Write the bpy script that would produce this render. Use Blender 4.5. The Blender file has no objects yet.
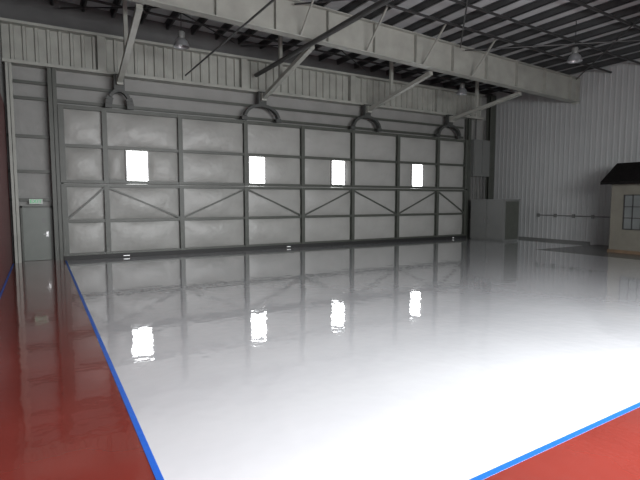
import bpy, math, random
from mathutils import Vector, Matrix
random.seed(4)
scene = bpy.context.scene
COL = scene.collection

# ---------------------------------------------------------------- materials
def mat(name, color, rough=0.6, metal=0.0, noise=0.0, nscale=3.0, bump=0.0, bscale=8.0, coat=0.0, spec=0.5, emit=None, estr=0.0, stretch=(1,1,1), bump2=0.0, bscale2=12.0):
    m = bpy.data.materials.new(name); m.use_nodes = True
    nt = m.node_tree; b = nt.nodes["Principled BSDF"]
    b.inputs["Base Color"].default_value = (*color, 1)
    b.inputs["Roughness"].default_value = rough
    b.inputs["Metallic"].default_value = metal
    b.inputs["Specular IOR Level"].default_value = spec
    b.inputs["Coat Weight"].default_value = coat
    b.inputs["Coat Roughness"].default_value = 0.02
    tc = nt.nodes.new("ShaderNodeTexCoord")
    mp = nt.nodes.new("ShaderNodeMapping"); mp.inputs["Scale"].default_value = stretch
    nt.links.new(tc.outputs["Object"], mp.inputs["Vector"])
    if noise > 0:
        n = nt.nodes.new("ShaderNodeTexNoise"); n.inputs["Scale"].default_value = nscale; n.inputs["Detail"].default_value = 6
        nt.links.new(mp.outputs[0], n.inputs["Vector"])
        r = nt.nodes.new("ShaderNodeValToRGB")
        r.color_ramp.elements[0].position = 0.3; r.color_ramp.elements[1].position = 0.7
        r.color_ramp.elements[0].color = (*[max(0, c*(1-noise)) for c in color], 1)
        r.color_ramp.elements[1].color = (*[min(1, c*(1+noise*0.6)) for c in color], 1)
        nt.links.new(n.outputs["Fac"], r.inputs["Fac"])
        nt.links.new(r.outputs["Color"], b.inputs["Base Color"])
    if bump > 0:
        n2 = nt.nodes.new("ShaderNodeTexNoise"); n2.inputs["Scale"].default_value = bscale; n2.inputs["Detail"].default_value = 2
        nt.links.new(mp.outputs[0], n2.inputs["Vector"])
        bp = nt.nodes.new("ShaderNodeBump"); bp.inputs["Strength"].default_value = bump; bp.inputs["Distance"].default_value = 0.1
        nt.links.new(n2.outputs["Fac"], bp.inputs["Height"])
        last=bp
        if bump2>0:
            n3 = nt.nodes.new("ShaderNodeTexNoise"); n3.inputs["Scale"].default_value = bscale2; n3.inputs["Detail"].default_value = 1
            nt.links.new(mp.outputs[0], n3.inputs["Vector"])
            b3 = nt.nodes.new("ShaderNodeBump"); b3.inputs["Strength"].default_value = bump2; b3.inputs["Distance"].default_value = 0.1
            nt.links.new(n3.outputs["Fac"], b3.inputs["Height"]); nt.links.new(bp.outputs["Normal"], b3.inputs["Normal"]); last=b3
        nt.links.new(last.outputs["Normal"], b.inputs["Normal"])
        nt.links.new(last.outputs["Normal"], b.inputs["Coat Normal"])
    if emit:
        b.inputs["Emission Color"].default_value = (*emit, 1); b.inputs["Emission Strength"].default_value = estr
    return m

M_white = mat("white_epoxy", (0.54,0.55,0.57), rough=0.05, noise=0.05, nscale=0.35, bump=0.035, bscale=1.6, coat=1.0, bump2=0.020, bscale2=5)
M_red   = mat("red_epoxy", (0.17,0.028,0.021), rough=0.10, noise=0.15, nscale=0.8, bump=0.03, bscale=2.0, coat=0.6, bump2=0.005, bscale2=8)
M_grey  = mat("bare_concrete", (0.09,0.09,0.088), rough=0.25, noise=0.2, nscale=1.0, bump=0.02, bscale=5)
M_tape  = mat("blue_tape", (0.008,0.09,0.45), rough=0.5, noise=0.1, nscale=12)
M_wall  = mat("wall_panel_white", (0.35,0.36,0.36), rough=0.5, noise=0.05, nscale=0.7)
M_wallg = mat("wall_insulation_grey", (0.24,0.24,0.23), rough=0.55, noise=0.10, nscale=1.2, bump=0.2, bscale=2.5)
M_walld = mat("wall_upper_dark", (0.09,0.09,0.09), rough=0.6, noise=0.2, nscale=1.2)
M_maroon= mat("maroon_wall", (0.11,0.022,0.022), rough=0.5, noise=0.2, nscale=2)
M_deck  = mat("roof_insulation", (0.42,0.43,0.435), rough=0.6, noise=0.12, nscale=1.0, bump=0.25, bscale=3)
M_purl  = mat("purlin_steel", (0.045,0.047,0.048), rough=0.5, noise=0.15, nscale=4)
M_beam  = mat("painted_girder", (0.31,0.315,0.285), rough=0.45, noise=0.15, nscale=1.5)
M_frame = mat("door_frame_steel", (0.065,0.07,0.06), rough=0.45, noise=0.15, nscale=3)
M_brk   = mat("bracket_dark_steel", (0.05,0.053,0.05), rough=0.5, noise=0.15, nscale=3)
M_panel = mat("door_insulation_vinyl", (0.31,0.31,0.295), rough=0.42, noise=0.10, nscale=1.0, bump=0.42, bscale=1.8)
M_glow  = mat("daylit_glazing", (0.9,0.9,0.9), rough=0.3, emit=(0.96,0.98,1.0), estr=12.0)
M_glint   = mat("emissive_daylight_glint", (0.9,0.9,0.9), rough=0.3, emit=(0.96,0.98,1.0), estr=0.6)  # weak emission imitating daylight leaking under the door
M_dark  = mat("dark_rubber", (0.015,0.015,0.015), rough=0.6, noise=0.1, nscale=6)
M_pipe  = mat("dark_pipe", (0.03,0.03,0.03), rough=0.4, noise=0.1, nscale=5)
M_cab   = mat("grey_cabinet_paint", (0.14,0.145,0.14), rough=0.4, noise=0.08, nscale=2)
M_door  = mat("man_door_paint", (0.14,0.155,0.14), rough=0.4, noise=0.08, nscale=2)
M_chrome= mat("brushed_metal", (0.35,0.35,0.35), rough=0.35, metal=1.0, noise=0.05)
M_lamp  = mat("lamp_aluminium", (0.30,0.31,0.32), rough=0.3, metal=0.5, noise=0.05)
M_tan   = mat("booth_siding_tan", (0.135,0.128,0.105), rough=0.6, noise=0.1, nscale=3)
M_shing = mat("booth_dark_shingles", (0.008,0.007,0.007), rough=0.9, noise=0.4, nscale=9, bump=0.5, bscale=14, spec=0.1)
M_glass = mat("booth_glass", (0.12,0.13,0.128), rough=0.4, noise=0.15, nscale=1.5)
M_wood  = mat("wooden_skid", (0.13,0.085,0.05), rough=0.7, noise=0.3, nscale=5)
M_green = mat("exit_green", (0.03,0.35,0.12), rough=0.4, noise=0.05, emit=(0.1,0.9,0.35), estr=0.2)
M_sign  = mat("sign_white", (0.45,0.48,0.45), rough=0.4, noise=0.03)

# ---------------------------------------------------------------- builder
class B:
    def __init__(s): s.v=[]; s.f=[]; s.mi=[]
    def add(s, vs, fs, mi=0):
        o=len(s.v); s.v+= [Vector(p) for p in vs]; s.f += [tuple(i+o for i in f) for f in fs]; s.mi += [mi]*len(fs); return s
    def box(s, a, b, mi=0):
        x0,y0,z0=[min(a[i],b[i]) for i in range(3)]; x1,y1,z1=[max(a[i],b[i]) for i in range(3)]
        return s.add([(x0,y0,z0),(x1,y0,z0),(x1,y1,z0),(x0,y1,z0),(x0,y0,z1),(x1,y0,z1),(x1,y1,z1),(x0,y1,z1)],
              [(0,3,2,1),(4,5,6,7),(0,1,5,4),(1,2,6,5),(2,3,7,6),(3,0,4,7)], mi)
    def bar(s, p, q, w, h, mi=0):
        p=Vector(p); q=Vector(q); d=(q-p).normalized()
        up=Vector((0,0,1)) if abs(d.z)<0.95 else Vector((0,1,0))
        r=d.cross(up).normalized(); u=r.cross(d).normalized()
        vs=[]
        for c in (p,q):
            for a,b_ in ((-1,-1),(1,-1),(1,1),(-1,1)): vs.append(c+r*a*w/2+u*b_*h/2)
        return s.add(vs,[(0,1,2,3),(7,6,5,4),(0,4,5,1),(1,5,6,2),(2,6,7,3),(3,7,4,0)],mi)
    def cyl(s, p, q, r, n=12, r2=None, mi=0):
        p=Vector(p); q=Vector(q); d=(q-p).normalized(); r2=r if r2 is None else r2
        up=Vector((0,0,1)) if abs(d.z)<0.95 else Vector((0,1,0))
        a=d.cross(up).normalized(); u=a.cross(d)
        vs=[p+(a*math.cos(t)+u*math.sin(t))*r for t in [2*math.pi*i/n for i in range(n)]]
        vs+=[q+(a*math.cos(t)+u*math.sin(t))*r2 for t in [2*math.pi*i/n for i in range(n)]]
        fs=[(i,(i+1)%n,(i+1)%n+n,i+n) for i in range(n)]+[tuple(range(n-1,-1,-1)),tuple(range(n,2*n))]
        return s.add(vs,fs,mi)
    def lathe(s, c, prof, n=24, mi=0):
        c=Vector(c); vs=[]; fs=[]
        for r,z in prof:
            for i in range(n):
                t=2*math.pi*i/n; vs.append(c+Vector((r*math.cos(t),r*math.sin(t),z)))
        for k in range(len(prof)-1):
            for i in range(n):
                j=(i+1)%n; fs.append((k*n+i,k*n+j,(k+1)*n+j,(k+1)*n+i))
        return s.add(vs,fs,mi)
    def build(s, name, mats, parent=None, origin=None, smooth=False):
        if not isinstance(mats,(list,tuple)): mats=[mats]
        if origin is None:
            n=len(s.v); origin=Vector((sum(v.x for v in s.v)/n, sum(v.y for v in s.v)/n, min(v.z for v in s.v)))
        origin=Vector(origin)
        me=bpy.data.meshes.new(name); me.from_pydata([v-origin for v in s.v],[],s.f)
        for m in mats: me.materials.append(m)
        for p,mi in zip(me.polygons,s.mi): p.material_index=mi; p.use_smooth=smooth
        me.update()
        o=bpy.data.objects.new(name,me); COL.objects.link(o)
        if parent: o.parent=parent; o.location=origin-parent_world(parent)
        else: o.location=origin
        return o
def parent_world(p):
    v=Vector(p.location)
    while p.parent: p=p.parent; v+=Vector(p.location)
    return v
def empty(name, loc):
    o=bpy.data.objects.new(name,None); o.empty_display_size=0.2; o.location=loc; COL.objects.link(o); return o
def tag(o,label,cat,group=None):
    o["label"]=label; o["category"]=cat
    if group: o["group"]=group
    return o
def struct(o,label=None):
    o["kind"]="structure"
    if label: o["label"]=label
    return o
def corr(axis, a, b, base, z0, z1, pitch, depth, sgn):
    pts=[]; s=a
    while s<b:
        for f,d in ((0,0),(0.62,0),(0.70,1),(0.92,1)):
            if s+f*pitch<=b: pts.append((s+f*pitch, base+sgn*d*depth))
        s+=pitch
    pts.append((b,base))
    bb=B(); vs=[]
    for t,o in pts:
        for z in (z0,z1): vs.append((t,o,z) if axis=='x' else (o,t,z))
    fs=[(2*i,2*i+2,2*i+3,2*i+1) for i in range(len(pts)-1)]
    bb.add(vs,fs); return bb

# ---------------------------------------------------------------- dimensions
XL,XR=-1.0,26.0; YF,YB=-4.0,22.1
def zr(x): return 9.35+(26-x)*0.035
def zg(x): return 7.8+(26-x)*0.037
def yb(x): return 2.70+0.035*(x-3)

# ---------------------------------------------------------------- shell
fb=B()
def quad(p,m): fb.add([(x,y,0) for x,y in p],[(0,1,2,3)],m)
quad([(-1.2,-9),(0.8,-9),(0.8,yb(.8)),(-1.2,yb(.8))],1)
quad([(-1.2,yb(.8)),(0.8,yb(.8)),(0.8,22.3),(-1.2,22.3)],1)
quad([(0.8,-9),(26.2,-9),(26.2,yb(26.2)),(0.8,yb(.8))],1)
quad([(0.8,yb(.8)),(20.7,yb(20.7)),(20.7,22.3),(0.8,22.3)],0)
quad([(20.7,yb(20.7)),(26.2,yb(26.2)),(26.2,6),(20.7,6)],0)
quad([(20.7,6),(26.2,6),(26.2,14.8),(20.7,14.8)],2)
quad([(20.7,14.8),(26.2,14.8),(26.2,22.3),(20.7,22.3)],0)
struct(fb.build("floor",[M_white,M_red,M_grey],origin=(0,0,0)),"glossy white epoxy hangar floor with red painted borders")

b=B(); b.box((XL-0.2,YF,0),(XL,YB+0.2,6.0),0); b.box((XL-0.2,YF,6.0),(XL,YB+0.2,10.6),1)
struct(b.build("wall_left",[M_maroon,M_wallg],origin=(XL,0,0)),"maroon lower wall with grey insulation above")
b=corr('y',YF,YB,XR-.01,0,9.3,0.30,0.014,-1); b.box((XR+0.01,YF,0),(XR+0.2,YB+0.2,10.0))
struct(b.build("wall_right",M_wall,origin=(XR,0,0)),"white ribbed metal liner wall")
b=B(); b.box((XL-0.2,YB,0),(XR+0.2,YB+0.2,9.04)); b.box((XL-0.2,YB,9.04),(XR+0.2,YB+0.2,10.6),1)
struct(b.build("wall_back",[M_wallg,M_walld],origin=(0,YB,0)),"grey insulated end wall around the hangar door")
b=B(); x0,x1=XL-0.2,XR+0.2
b.add([(x0,YF,zr(x0)),(x1,YF,zr(x1)),(x1,YB+0.2,zr(x1)),(x0,YB+0.2,zr(x0)),(x0,YF,zr(x0)+.15),(x1,YF,zr(x1)+.15),(x1,YB+0.2,zr(x1)+.15),(x0,YB+0.2,zr(x0)+.15)],
   [(0,3,2,1),(4,5,6,7),(0,1,5,4),(1,2,6,5),(2,3,7,6),(3,0,4,7)])
struct(b.build("ceiling",M_deck,origin=(0,0,9.3)),"insulated metal roof deck")
b=B(); b.box((XL-.2,YF-.2,5.6),(XR+.2,YF,10.6)); b.box((XL-.2,YF-.2,0),(0.5,YF,5.6)); b.box((24.5,YF-.2,0),(XR+.2,YF,5.6))
struct(b.build("wall_front",M_wallg,origin=(0,YF,0)),"grey end wall with a wide open doorway")
b=B(); b.box((XR-0.07,15.2,0),(XR-0.026,YB,0.12)); struct(b.build("baseboard_right",M_cab))

# blue tape
def tape(pts,label):
    b=B(); b.add([(x,y,.001) for x,y in pts]+[(x,y,.004) for x,y in pts],[(0,3,2,1),(4,5,6,7),(0,1,5,4),(1,2,6,5),(2,3,7,6),(3,0,4,7)])
    return tag(b.build("masking_tape",M_tape),label,"tape","blue masking tape lines")
tape([(.765,yb(.8)),(.825,yb(.8)),(.825,21.4),(.765,21.4)],"long blue masking tape line between red and white floor")
tape([(.84,yb(.84)),(26,yb(26)),(26,yb(26)+.06),(.84,yb(.84)+.06)],"blue masking tape line along the red floor border")
tape([(-.98,-4),(-.93,-4),(-.93,21.4),(-.98,21.4)],"blue masking tape line at the maroon wall base")

# ---------------------------------------------------------------- purlins
x=-0.4
while x<25.8:
    b=B(); z=zr(x)
    b.box((x-.012,YF,z-.25),(x+.012,YB,z-.005)); b.box((x-.012,YF,z-.25),(x+.09,YB,z-.235)); b.box((x-.09,YF,z-.02),(x+.012,YB,z-.005))
    tag(b.build("roof_purlin",M_purl),"dark steel roof purlin under the roof deck","purlin","roof purlins"); x+=1.1

# ---------------------------------------------------------------- rigid frame girders
def girder(Y):
    e=empty("roof_girder",(12.5,Y,zg(12.5)))
    tag(e,"deep tapered light grey steel roof girder","girder","roof girders")
    xa,xb=XL+0.02,XR-0.05
    ta,tb=zr(xa)-.29,zr(xb)-.29; ba,bb_=zg(xa),zg(xb)
    w=.01
    b=B(); b.add([(xa,Y-w,ba),(xb,Y-w,bb_),(xb,Y-w,tb),(xa,Y-w,ta),(xa,Y+w,ba),(xb,Y+w,bb_),(xb,Y+w,tb),(xa,Y+w,ta)],
      [(0,1,2,3),(7,6,5,4),(0,4,5,1),(3,2,6,7),(0,3,7,4),(1,5,6,2)])
    b.build("web",M_beam,parent=e)
    b=B(); b.bar((xa,Y,ba),(xb,Y,bb_),.40,.035); b.build("bottom_flange",M_beam,parent=e)
    b=B(); b.bar((xa,Y,ta),(xb,Y,tb),.40,.035); b.build("top_flange",M_beam,parent=e)
    x=1.0
    while x<25.9:
        b=B(); b.box((x-.008,Y-.18,zg(x)+.02),(x+.008,Y+.18,zr(x)-.31)); b.build("stiffener",M_beam,parent=e); x+=2.2
    b=B(); b.box((xb-.03,Y-.2,7.7),(xb,Y+.2,9.03)); b.build("end_plate",M_beam,parent=e)
for Y in (16.35,7.0): girder(Y)

# header girder over hangar door
e=empty("door_header_girder",(12,21.8,7.6)); tag(e,"long light grey ribbed steel header above the hangar door","girder")
corr('x',XL+.02,24.6,21.88,7.62,8.98,0.40,0.09,-1).build("ribbed_web",M_beam,parent=e)
b=B(); b.box((XL+.02,21.58,7.50),(24.6,22.09,7.62)); b.build("bottom_flange",M_beam,parent=e)
b=B(); b.box((XL+.02,21.52,8.94),(24.6,22.09,9.04)); b.build("top_flange",M_beam,parent=e)
for x in (2.4,8.5,14.6,20.75):
    b=B(); b.box((x-.15,21.58,7.62),(x+.15,21.80,8.94)); b.build("pilaster",M_beam,parent=e)

# wall girts
for z,xa,xb in ((2.45,-.98,.44),(3.55,-.98,.44),(4.9,-.98,.44),(6.35,-.68,23.2),(6.95,-.68,23.2)):
    b=B(); b.box((xa,21.93,z),(xb,22.095,z+.02)); b.box((xa,21.93,z-.10),(xb,21.95,z))
    tag(b.build("wall_girt",M_frame),"horizontal steel girt on the end wall","girt","wall girts")

def column(x,y,z1,m,label,w=.22,d=.25):
    b=B(); b.box((x-w/2,y-d/2,0),(x+w/2,y-d/2+.02,z1)); b.box((x-w/2,y+d/2-.02,0),(x+w/2,y+d/2,z1)); b.box((x-.01,y-d/2,0),(x+.01,y+d/2,z1))
    return tag(b.build("steel_column",m),label,"column")
column(.60,21.72,7.48,M_frame,"dark steel jamb column beside the hangar door",.30,.26)
column(23.42,21.72,7.48,M_frame,"dark steel jamb column at the far end of the hangar door",.24,.26)
column(25.55,21.8,9.1,M_frame,"dark steel corner column by the white wall",.5,.3)
column(-.80,21.7,7.48,M_beam,"light grey steel column in the corner by the maroon wall",.2,.3)

# ---------------------------------------------------------------- hangar door
DX=[0.85,2.4,5.45,8.5,11.55,14.6,17.7,20.75,23.1]
RZ=[0.16,1.55,3.05,4.55,6.02]
YD=21.62
hd=empty("hangar_door",(12,YD,0)); tag(hd,"huge bifold hangar door with grey steel grid frame and insulated panels","door")
WX={1:(3.20,4.08),3:(8.68,9.52),4:(13.30,14.14),6:(18.78,19.62)}
nz=10
for i in range(8):
    for j in range(4):
        xa,xb=DX[i],DX[i+1]; za,zb=RZ[j],RZ[j+1]
        b=B(); win = WX.get(i) if j==2 else None
        def sheet(xa,xb,za,zb):
            nx=max(3,int((xb-xa)/.16)); vs=[];fs=[]
            amp=.09+.07*random.random(); ph=random.random()*6; ph2=random.random()*6
            for p in range(nx+1):
                for q in range(nz+1):
                    u=p/nx; w=q/nz
                    bulge=amp*(math.sin(math.pi*u)*math.sin(math.pi*w))**.7 if 0<u<1 and 0<w<1 else 0
                    bulge*=1+.10*math.sin(4*u*(xb-xa)+ph)*math.sin(3*w+ph2)
                    vs.append((xa+(xb-xa)*u,YD+.11-bulge,za+(zb-za)*w))
            for p in range(nx):
                for q in range(nz):
                    a=p*(nz+1)+q; fs.append((a,a+nz+1,a+nz+2,a+1))
            b.add(vs,fs)
        if win:
            if win[0]-xa>0.2: sheet(xa,win[0],za,zb)
            sheet(win[1],xb,za,zb)
        else: sheet(xa,xb,za,zb)
        b.build("insulation_panel",M_panel,parent=hd,smooth=True)
for k,x in enumerate(DX):
    for za,zb in ((.05,3.0),(3.1,6.1)):
        w=.10 if k in(0,8) else .095
        b=B(); b.box((x-w,YD-.10,za),(x+w,YD-.08,zb)); b.box((x-.02,YD-.08,za),(x+.02,YD+.10,zb)); b.box((x-w,YD+.09,za),(x+w,YD+.11,zb))
        b.build("frame_post",M_frame,parent=hd)
for z,h in ((.14,.22),(1.55,.12),(2.98,.11),(3.14,.11),(4.55,.12),(6.05,.14)):
    b=B(); b.box((DX[0]-.1,YD-.07,z-h/2),(DX[-1]+.1,YD+.09,z+h/2)); b.build("rail",M_frame,parent=hd)
b=B(); b.box((DX[0]-.1,YD-.13,.003),(DX[-1]+.1,YD+.05,.17)); b.build("bottom_seal",M_dark,parent=hd)
for xa,xb in ((2.95,3.2),(10.6,10.8),(22.0,22.12)):
    b=B(); b.box((xa,YD-.135,.06),(xb,YD-.12,.085)); b.build("glow_strip",M_glint,parent=hd)  # glowing strips on the seal face stand in for daylight leaks; no real gaps
for i in range(8):
    xa,xb=DX[i]+.08,DX[i+1]-.08
    za,zb=(1.62,2.9) if i%2==0 else (2.9,1.62)
    b=B(); b.bar((xa,YD-.05,za),(xb,YD-.05,zb),.05,.07); b.build("diagonal_brace",M_frame,parent=hd)
for i,(xa,xb) in WX.items():
    b=B(); b.box((xa+.02,YD+.05,3.2),(xb-.02,YD+.07,4.46)); b.build("window_pane",M_glow,parent=hd)
    b=B()
    for q in ((xa-.03,xa+.03),(xb-.03,xb+.03)): b.box((q[0],YD,3.18),(q[1],YD+.1,4.51))
    b.box((xa,YD,4.45),(xb,YD+.1,4.52)); b.box((xa,YD,3.18),(xb,YD+.1,3.22)); b.build("window_frame",M_panel,parent=hd)
b=B(); b.box((2.5,YD-.13,3.12),(3.1,YD-.07,3.24)); b.build("latch_box",M_frame,parent=hd)

# ---------------------------------------------------------------- lift brackets and struts
for X in (3.0,9.3,15.4,21.5):
    e=empty("door_lift_bracket",(X,21.5,6.12)); tag(e,"dark arched steel lift bracket with light strut on the hangar door","bracket","door lift brackets")
    rx=.42 if X<4 else .88
    b=B(); n=16
    pts=[(X+rx*math.cos(math.pi*k/n), 6.14+.72*math.sin(math.pi*k/n)**.85) for k in range(n+1)]
    for k in range(n): b.bar((pts[k][0],21.50,pts[k][1]),(pts[k+1][0],21.50,pts[k+1][1]),.26,.13)
    b.build("arch",M_brk,parent=e)
    b=B(); b.box((X-.2,21.365,6.84),(X+.2,21.58,7.49)); b.build("hanger_post",M_brk,parent=e)
    pa=Vector((X,21.2,7.2)); pb=Vector((X,16.56,zg(X)-.12))
    b=B(); b.bar(pa,pb,.20,.17); b.box((X-.12,21.16,7.05),(X+.12,21.37,7.40)); b.build("diagonal_strut",M_beam,parent=e)
    ym=19.4; zm=pa.z+(pb.z-pa.z)*(pa.y-ym)/(pa.y-pb.y)
    b=B(); b.box((X-.07,ym-.07,zm+.10),(X+.07,ym+.07,zr(X)-.005)); b.build("hanger_rod",M_beam,parent=e)
for X in (8.6,11.6,14.6,17.6):
    b=B(); b.bar((X,16.2,zg(X)+.03),(X,14.9,zr(X)-.2),.06,.06)
    tag(b.build("fly_brace",M_beam),"thin light steel fly brace from girder to roof purlin","brace","girder fly braces")

# pipes
def pipe(p,q,r,label,m=M_pipe,name="ceiling_pipe",g=None):
    b=B(); b.cyl(p,q,r,12)
    return tag(b.build(name,m,smooth=False),label,"pipe",g)
pipe((9.0,21.4,8.22),(9.0,-3.9,8.22),.10,"dark pipe running the length of the roof")
pipe((5.7,21.4,7.8),(5.7,-3.9,7.8),.035,"thin dark conduit running the length of the roof")
for y in (20.4,19.0,17.6,14.5,12.9,10.6):
    pipe((XL+.02,y,zr(-1)-.34),(XR-.05,y,zr(26)-.34),.05,"thin dark sprinkler pipe under the purlins",g="sprinkler pipes")
for (xa,ya,xb,yb_) in ((1,16.6,8,21.5),(8.3,16.6,15.3,21.5),(17,7.3,25.5,16.1),(8.3,7.3,16.7,16.1)):
    e=empty("roof_cross_bracing",((xa+xb)/2,(ya+yb_)/2,zr((xa+xb)/2)-.45)); tag(e,"thin dark crossed steel bracing rods under the roof","bracing","roof cross bracings")
    b=B(); b.cyl((xa,ya,zr(xa)-.42),(xb,yb_,zr(xb)-.42),.03); b.build("bracing_rod",M_pipe,parent=e)
    b=B(); b.cyl((xb,ya,zr(xb)-.48),(xa,yb_,zr(xa)-.48),.03); b.build("bracing_rod",M_pipe,parent=e)

# ---------------------------------------------------------------- high bay lamps
for (X,Y,Z) in ((4.7,18.1,7.95),(19.0,12.1,8.0),(19.6,18.7,8.0)):
    e=empty("high_bay_lamp",(X,Y,Z)); tag(e,"bell-shaped metal high bay lamp hanging from the roof, unlit","lamp","high bay lamps")
    b=B(); b.lathe((X,Y,Z),[(.29,0),(.275,.06),(.22,.20),(.13,.30),(.10,.31),(.12,.29),(.21,.19),(.265,.06),(.28,0),(.29,0)]); b.build("lamp_shade",M_lamp,parent=e,smooth=True)
    b=B(); b.lathe((X,Y,Z),[(.0,.31),(.11,.31),(.12,.36),(.12,.52),(.09,.56),(0,.56)]); b.build("ballast_housing",M_cab,parent=e)
    b=B(); b.cyl((X,Y,Z+.55),(X,Y,zr(X)-.005),.015,8); b.build("hanging_rod",M_pipe,parent=e)
    b=B(); b.lathe((X,Y,Z),[(0,.06),(.05,.08),(.07,.16),(.04,.26),(.03,.30),(0,.30)],16); b.build("bulb",M_sign,parent=e,smooth=True)

# ---------------------------------------------------------------- man door
b=B(); b.box((-.60,22.02,0.01),(.34,22.07,2.10)); d=b.build("door_1",M_door); struct(d,"grey-green steel personnel door")
b=B(); b.box((-.67,21.98,0),(-.60,22.1,2.17)); b.box((.34,21.98,0),(.41,22.1,2.17)); b.box((-.67,21.98,2.10),(.41,22.1,2.17)); struct(b.build("trim_1",M_frame),"dark steel door frame")
b=B(); b.box((.18,21.99,.95),(.26,22.02,1.15)); b.cyl((.22,21.95,1.05),(.22,22.0,1.05),.015); b.bar((.22,21.95,1.05),(.08,21.95,1.05),.02,.02); b.build("lever_handle",M_chrome,parent=d)
b=B(); b.box((.05,22.005,1.5),(.17,22.02,1.68)); b.build("notice_plate",M_cab,parent=d)
e=empty("exit_sign",(-.13,21.88,2.22)); tag(e,"small white and green EXIT sign above the personnel door","sign")
b=B(); b.box((-.36,21.86,2.24),(.10,21.92,2.44)); b.box((-.2,21.92,2.3),(-.06,22.1,2.34)); b.build("sign_housing",M_sign,parent=e)
cu=bpy.data.curves.new("exit_text","FONT"); cu.body="EXIT"; cu.size=.20; cu.extrude=.003; cu.align_x='CENTER'; cu.align_y='CENTER'
t=bpy.data.objects.new("tmp",cu); COL.objects.link(t)
dg=bpy.context.evaluated_depsgraph_get(); me=bpy.data.meshes.new_from_object(t.evaluated_get(dg)); bpy.data.objects.remove(t)
me.transform(Matrix.Rotation(math.radians(90),4,'X')); me.materials.clear(); me.materials.append(M_green)
o=bpy.data.objects.new("sign_lettering",me); COL.objects.link(o); o.parent=e; o.location=Vector((-.13,21.855,2.34))-Vector(e.location)

# ---------------------------------------------------------------- utility cabinet right of door
X0,X1,Y0,Y1,H=23.0,24.3,18.5,21.0,2.4
e=empty("utility_cabinet",((X0+X1)/2,(Y0+Y1)/2,0)); tag(e,"large grey sheet-metal utility enclosure beside the white wall","cabinet")
b=B(); b.box((X0,Y0,.05),(X1,Y1,H)); b.box((X0+.05,Y0+.05,0),(X1-.05,Y1-.05,.05)); b.build("body",M_cab,parent=e)
b=B(); b.box((X0-.03,Y0-.03,H),(X1+.03,Y1+.03,H+.05)); b.build("lid",M_cab,parent=e)
for ya,yb2 in ((Y0+.06,(Y0+Y1)/2-.02),((Y0+Y1)/2+.02,Y1-.06)):
    b=B(); b.box((X0-.03,ya,.12),(X0,yb2,H-.08)); dd=b.build("cabinet_door",M_cab,parent=e)
    b=B(); yh=yb2-.12 if ya<19.5 else ya+.12; b.box((X0-.06,yh-.015,1.05),(X0-.03,yh+.015,1.3)); b.build("handle",M_chrome,parent=dd)
b=B(); b.box((X0+.1,Y0-.03,.12),(X1-.1,Y0,H-.08)); b.build("side_panel",M_frame,parent=e)

# operator box high on wall
e=empty("door_operator_box",(24.4,21.9,0)); tag(e,"grey steel door operator cabinet mounted high on the end wall","cabinet")
b=B(); b.box((23.75,21.55,3.9),(25.2,22.09,6.2)); b.build("body",M_cab,parent=e)
b=B(); b.box((23.82,21.52,4.0),(24.45,21.55,6.1)); b.build("cover",M_cab,parent=e)
b=B(); b.box((24.5,21.52,4.0),(25.13,21.55,6.1)); b.build("cover",M_cab,parent=e)
b=B(); b.box((23.75,21.78,1.2),(25.2,22.09,2.0)); b.build("junction_box",M_cab,parent=e)
for x in (23.9,24.3,24.7,25.0):
    b=B(); b.cyl((x,21.7,0),(x,21.7,3.9),.04); b.build("conduit",M_pipe,parent=e)
for x in (24.1,25.0):
    b=B(); b.cyl((x,21.75,6.2),(x,21.75,7.48),.04); b.build("conduit",M_pipe,parent=e)

# right wall conduit with outlets
e=empty("outlet_conduit",(25.9,16.5,1.5)); tag(e,"grey horizontal conduit with outlet boxes on the white wall","conduit")
b=B(); b.cyl((25.94,18.5,1.5),(25.94,9.0,1.5),.03); b.build("tube",M_cab,parent=e)
for y in (18.4,17.3,16.2,15.1): 
    b=B(); b.box((25.90,y-.07,1.4),(25.975,y+.07,1.6)); b.build("outlet_box",M_cab,parent=e)

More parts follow.
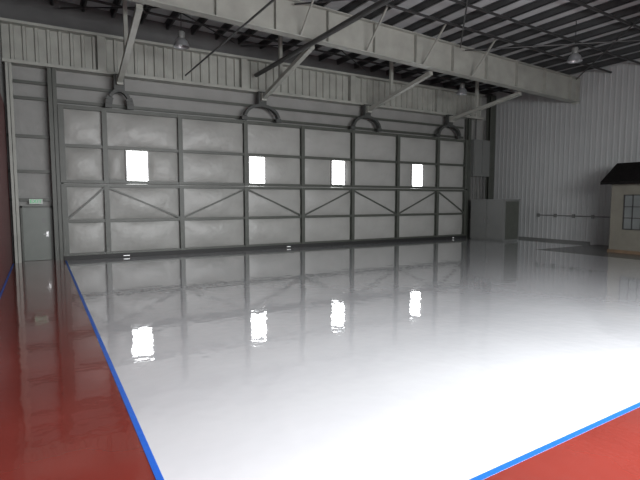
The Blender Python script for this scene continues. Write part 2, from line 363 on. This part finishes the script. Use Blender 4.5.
# ---------------------------------------------------------------- booth
e=empty("office_booth",(23.5,10.2,0)); tag(e,"small tan booth with dark shingled roof and barred window","booth")
bx0,bx1,by0,by1=22.7,24.4,8.0,12.4
b=B(); b.box((bx0,by0,.14),(bx1,by1,3.15))
b.add([(bx0,by0,3.15),(bx1,by0,3.15),(23.5,by0,3.95),(bx0,by1,3.15),(bx1,by1,3.15),(23.5,by1,3.95)],[(0,1,2),(5,4,3),(0,3,4,1),(0,2,5,3),(1,4,5,2)])
b.build("walls",M_tan,parent=e)
b=B()
rx0,rx1,rz0=22.2,24.8,3.1
for (xa,za,xb,zb) in ((rx0,rz0,23.5,4.0),(23.5,4.0,rx1,rz0)):
    b.add([(xa,by0-.3,za),(xb,by0-.3,zb),(xb,by1+.25,zb),(xa,by1+.25,za),(xa,by0-.3,za+.12),(xb,by0-.3,zb+.12),(xb,by1+.25,zb+.12),(xa,by1+.25,za+.12)],
      [(0,3,2,1),(4,5,6,7),(0,1,5,4),(1,2,6,5),(2,3,7,6),(3,0,4,7)])
b.build("roof",M_shing,parent=e)
b=B(); b.box((bx0-.02,10.0,1.12),(bx0-.005,11.8,2.6)); w=b.build("window",M_glass,parent=e)
b=B()
for y in (10.0,10.36,10.72,11.08,11.44,11.8): b.box((bx0-.05,y-.015,1.08),(bx0-.02,y+.015,2.64))
for z in (1.1,1.6,2.1,2.62): b.box((bx0-.05,9.98,z-.02),(bx0-.02,11.82,z+.02))
b.build("window_bars",M_pipe,parent=w)
b=B(); b.box((bx0-.05,by0-.05,0.0),(bx1+.05,by1+.05,.14)); b.build("wooden_skid",M_wood,parent=e)

# ---------------------------------------------------------------- light
def area(name,loc,rot,sx,sy,e,col=(1,1,1)):
    l=bpy.data.lights.new(name,'AREA'); l.shape='RECTANGLE'; l.size=sx; l.size_y=sy; l.energy=e; l.color=col
    o=bpy.data.objects.new(name,l); o.location=loc; o.rotation_euler=rot; COL.objects.link(o); return o
area("added_daylight_fill",(7.5,-2.2,4.4),(math.radians(42),0,math.radians(4)),11,3.4,4300,(0.97,0.985,1.0))  # added area light inside the doorway, tilted down to brighten the near floor
w=bpy.data.worlds.new("sky"); scene.world=w; w.use_nodes=True
w.node_tree.nodes["Background"].inputs[0].default_value=(0.9,0.95,1,1); w.node_tree.nodes["Background"].inputs[1].default_value=0.7

# ---------------------------------------------------------------- camera
cam=bpy.data.cameras.new("camera"); cam.lens=27; cam.sensor_width=36; cam.clip_end=200
co=bpy.data.objects.new("camera",cam); COL.objects.link(co)
co.location=(0,0,2.4); co.rotation_euler=(math.radians(90-4.76),0,math.radians(-30.2))
scene.camera=co
scene.view_settings.view_transform='Standard'
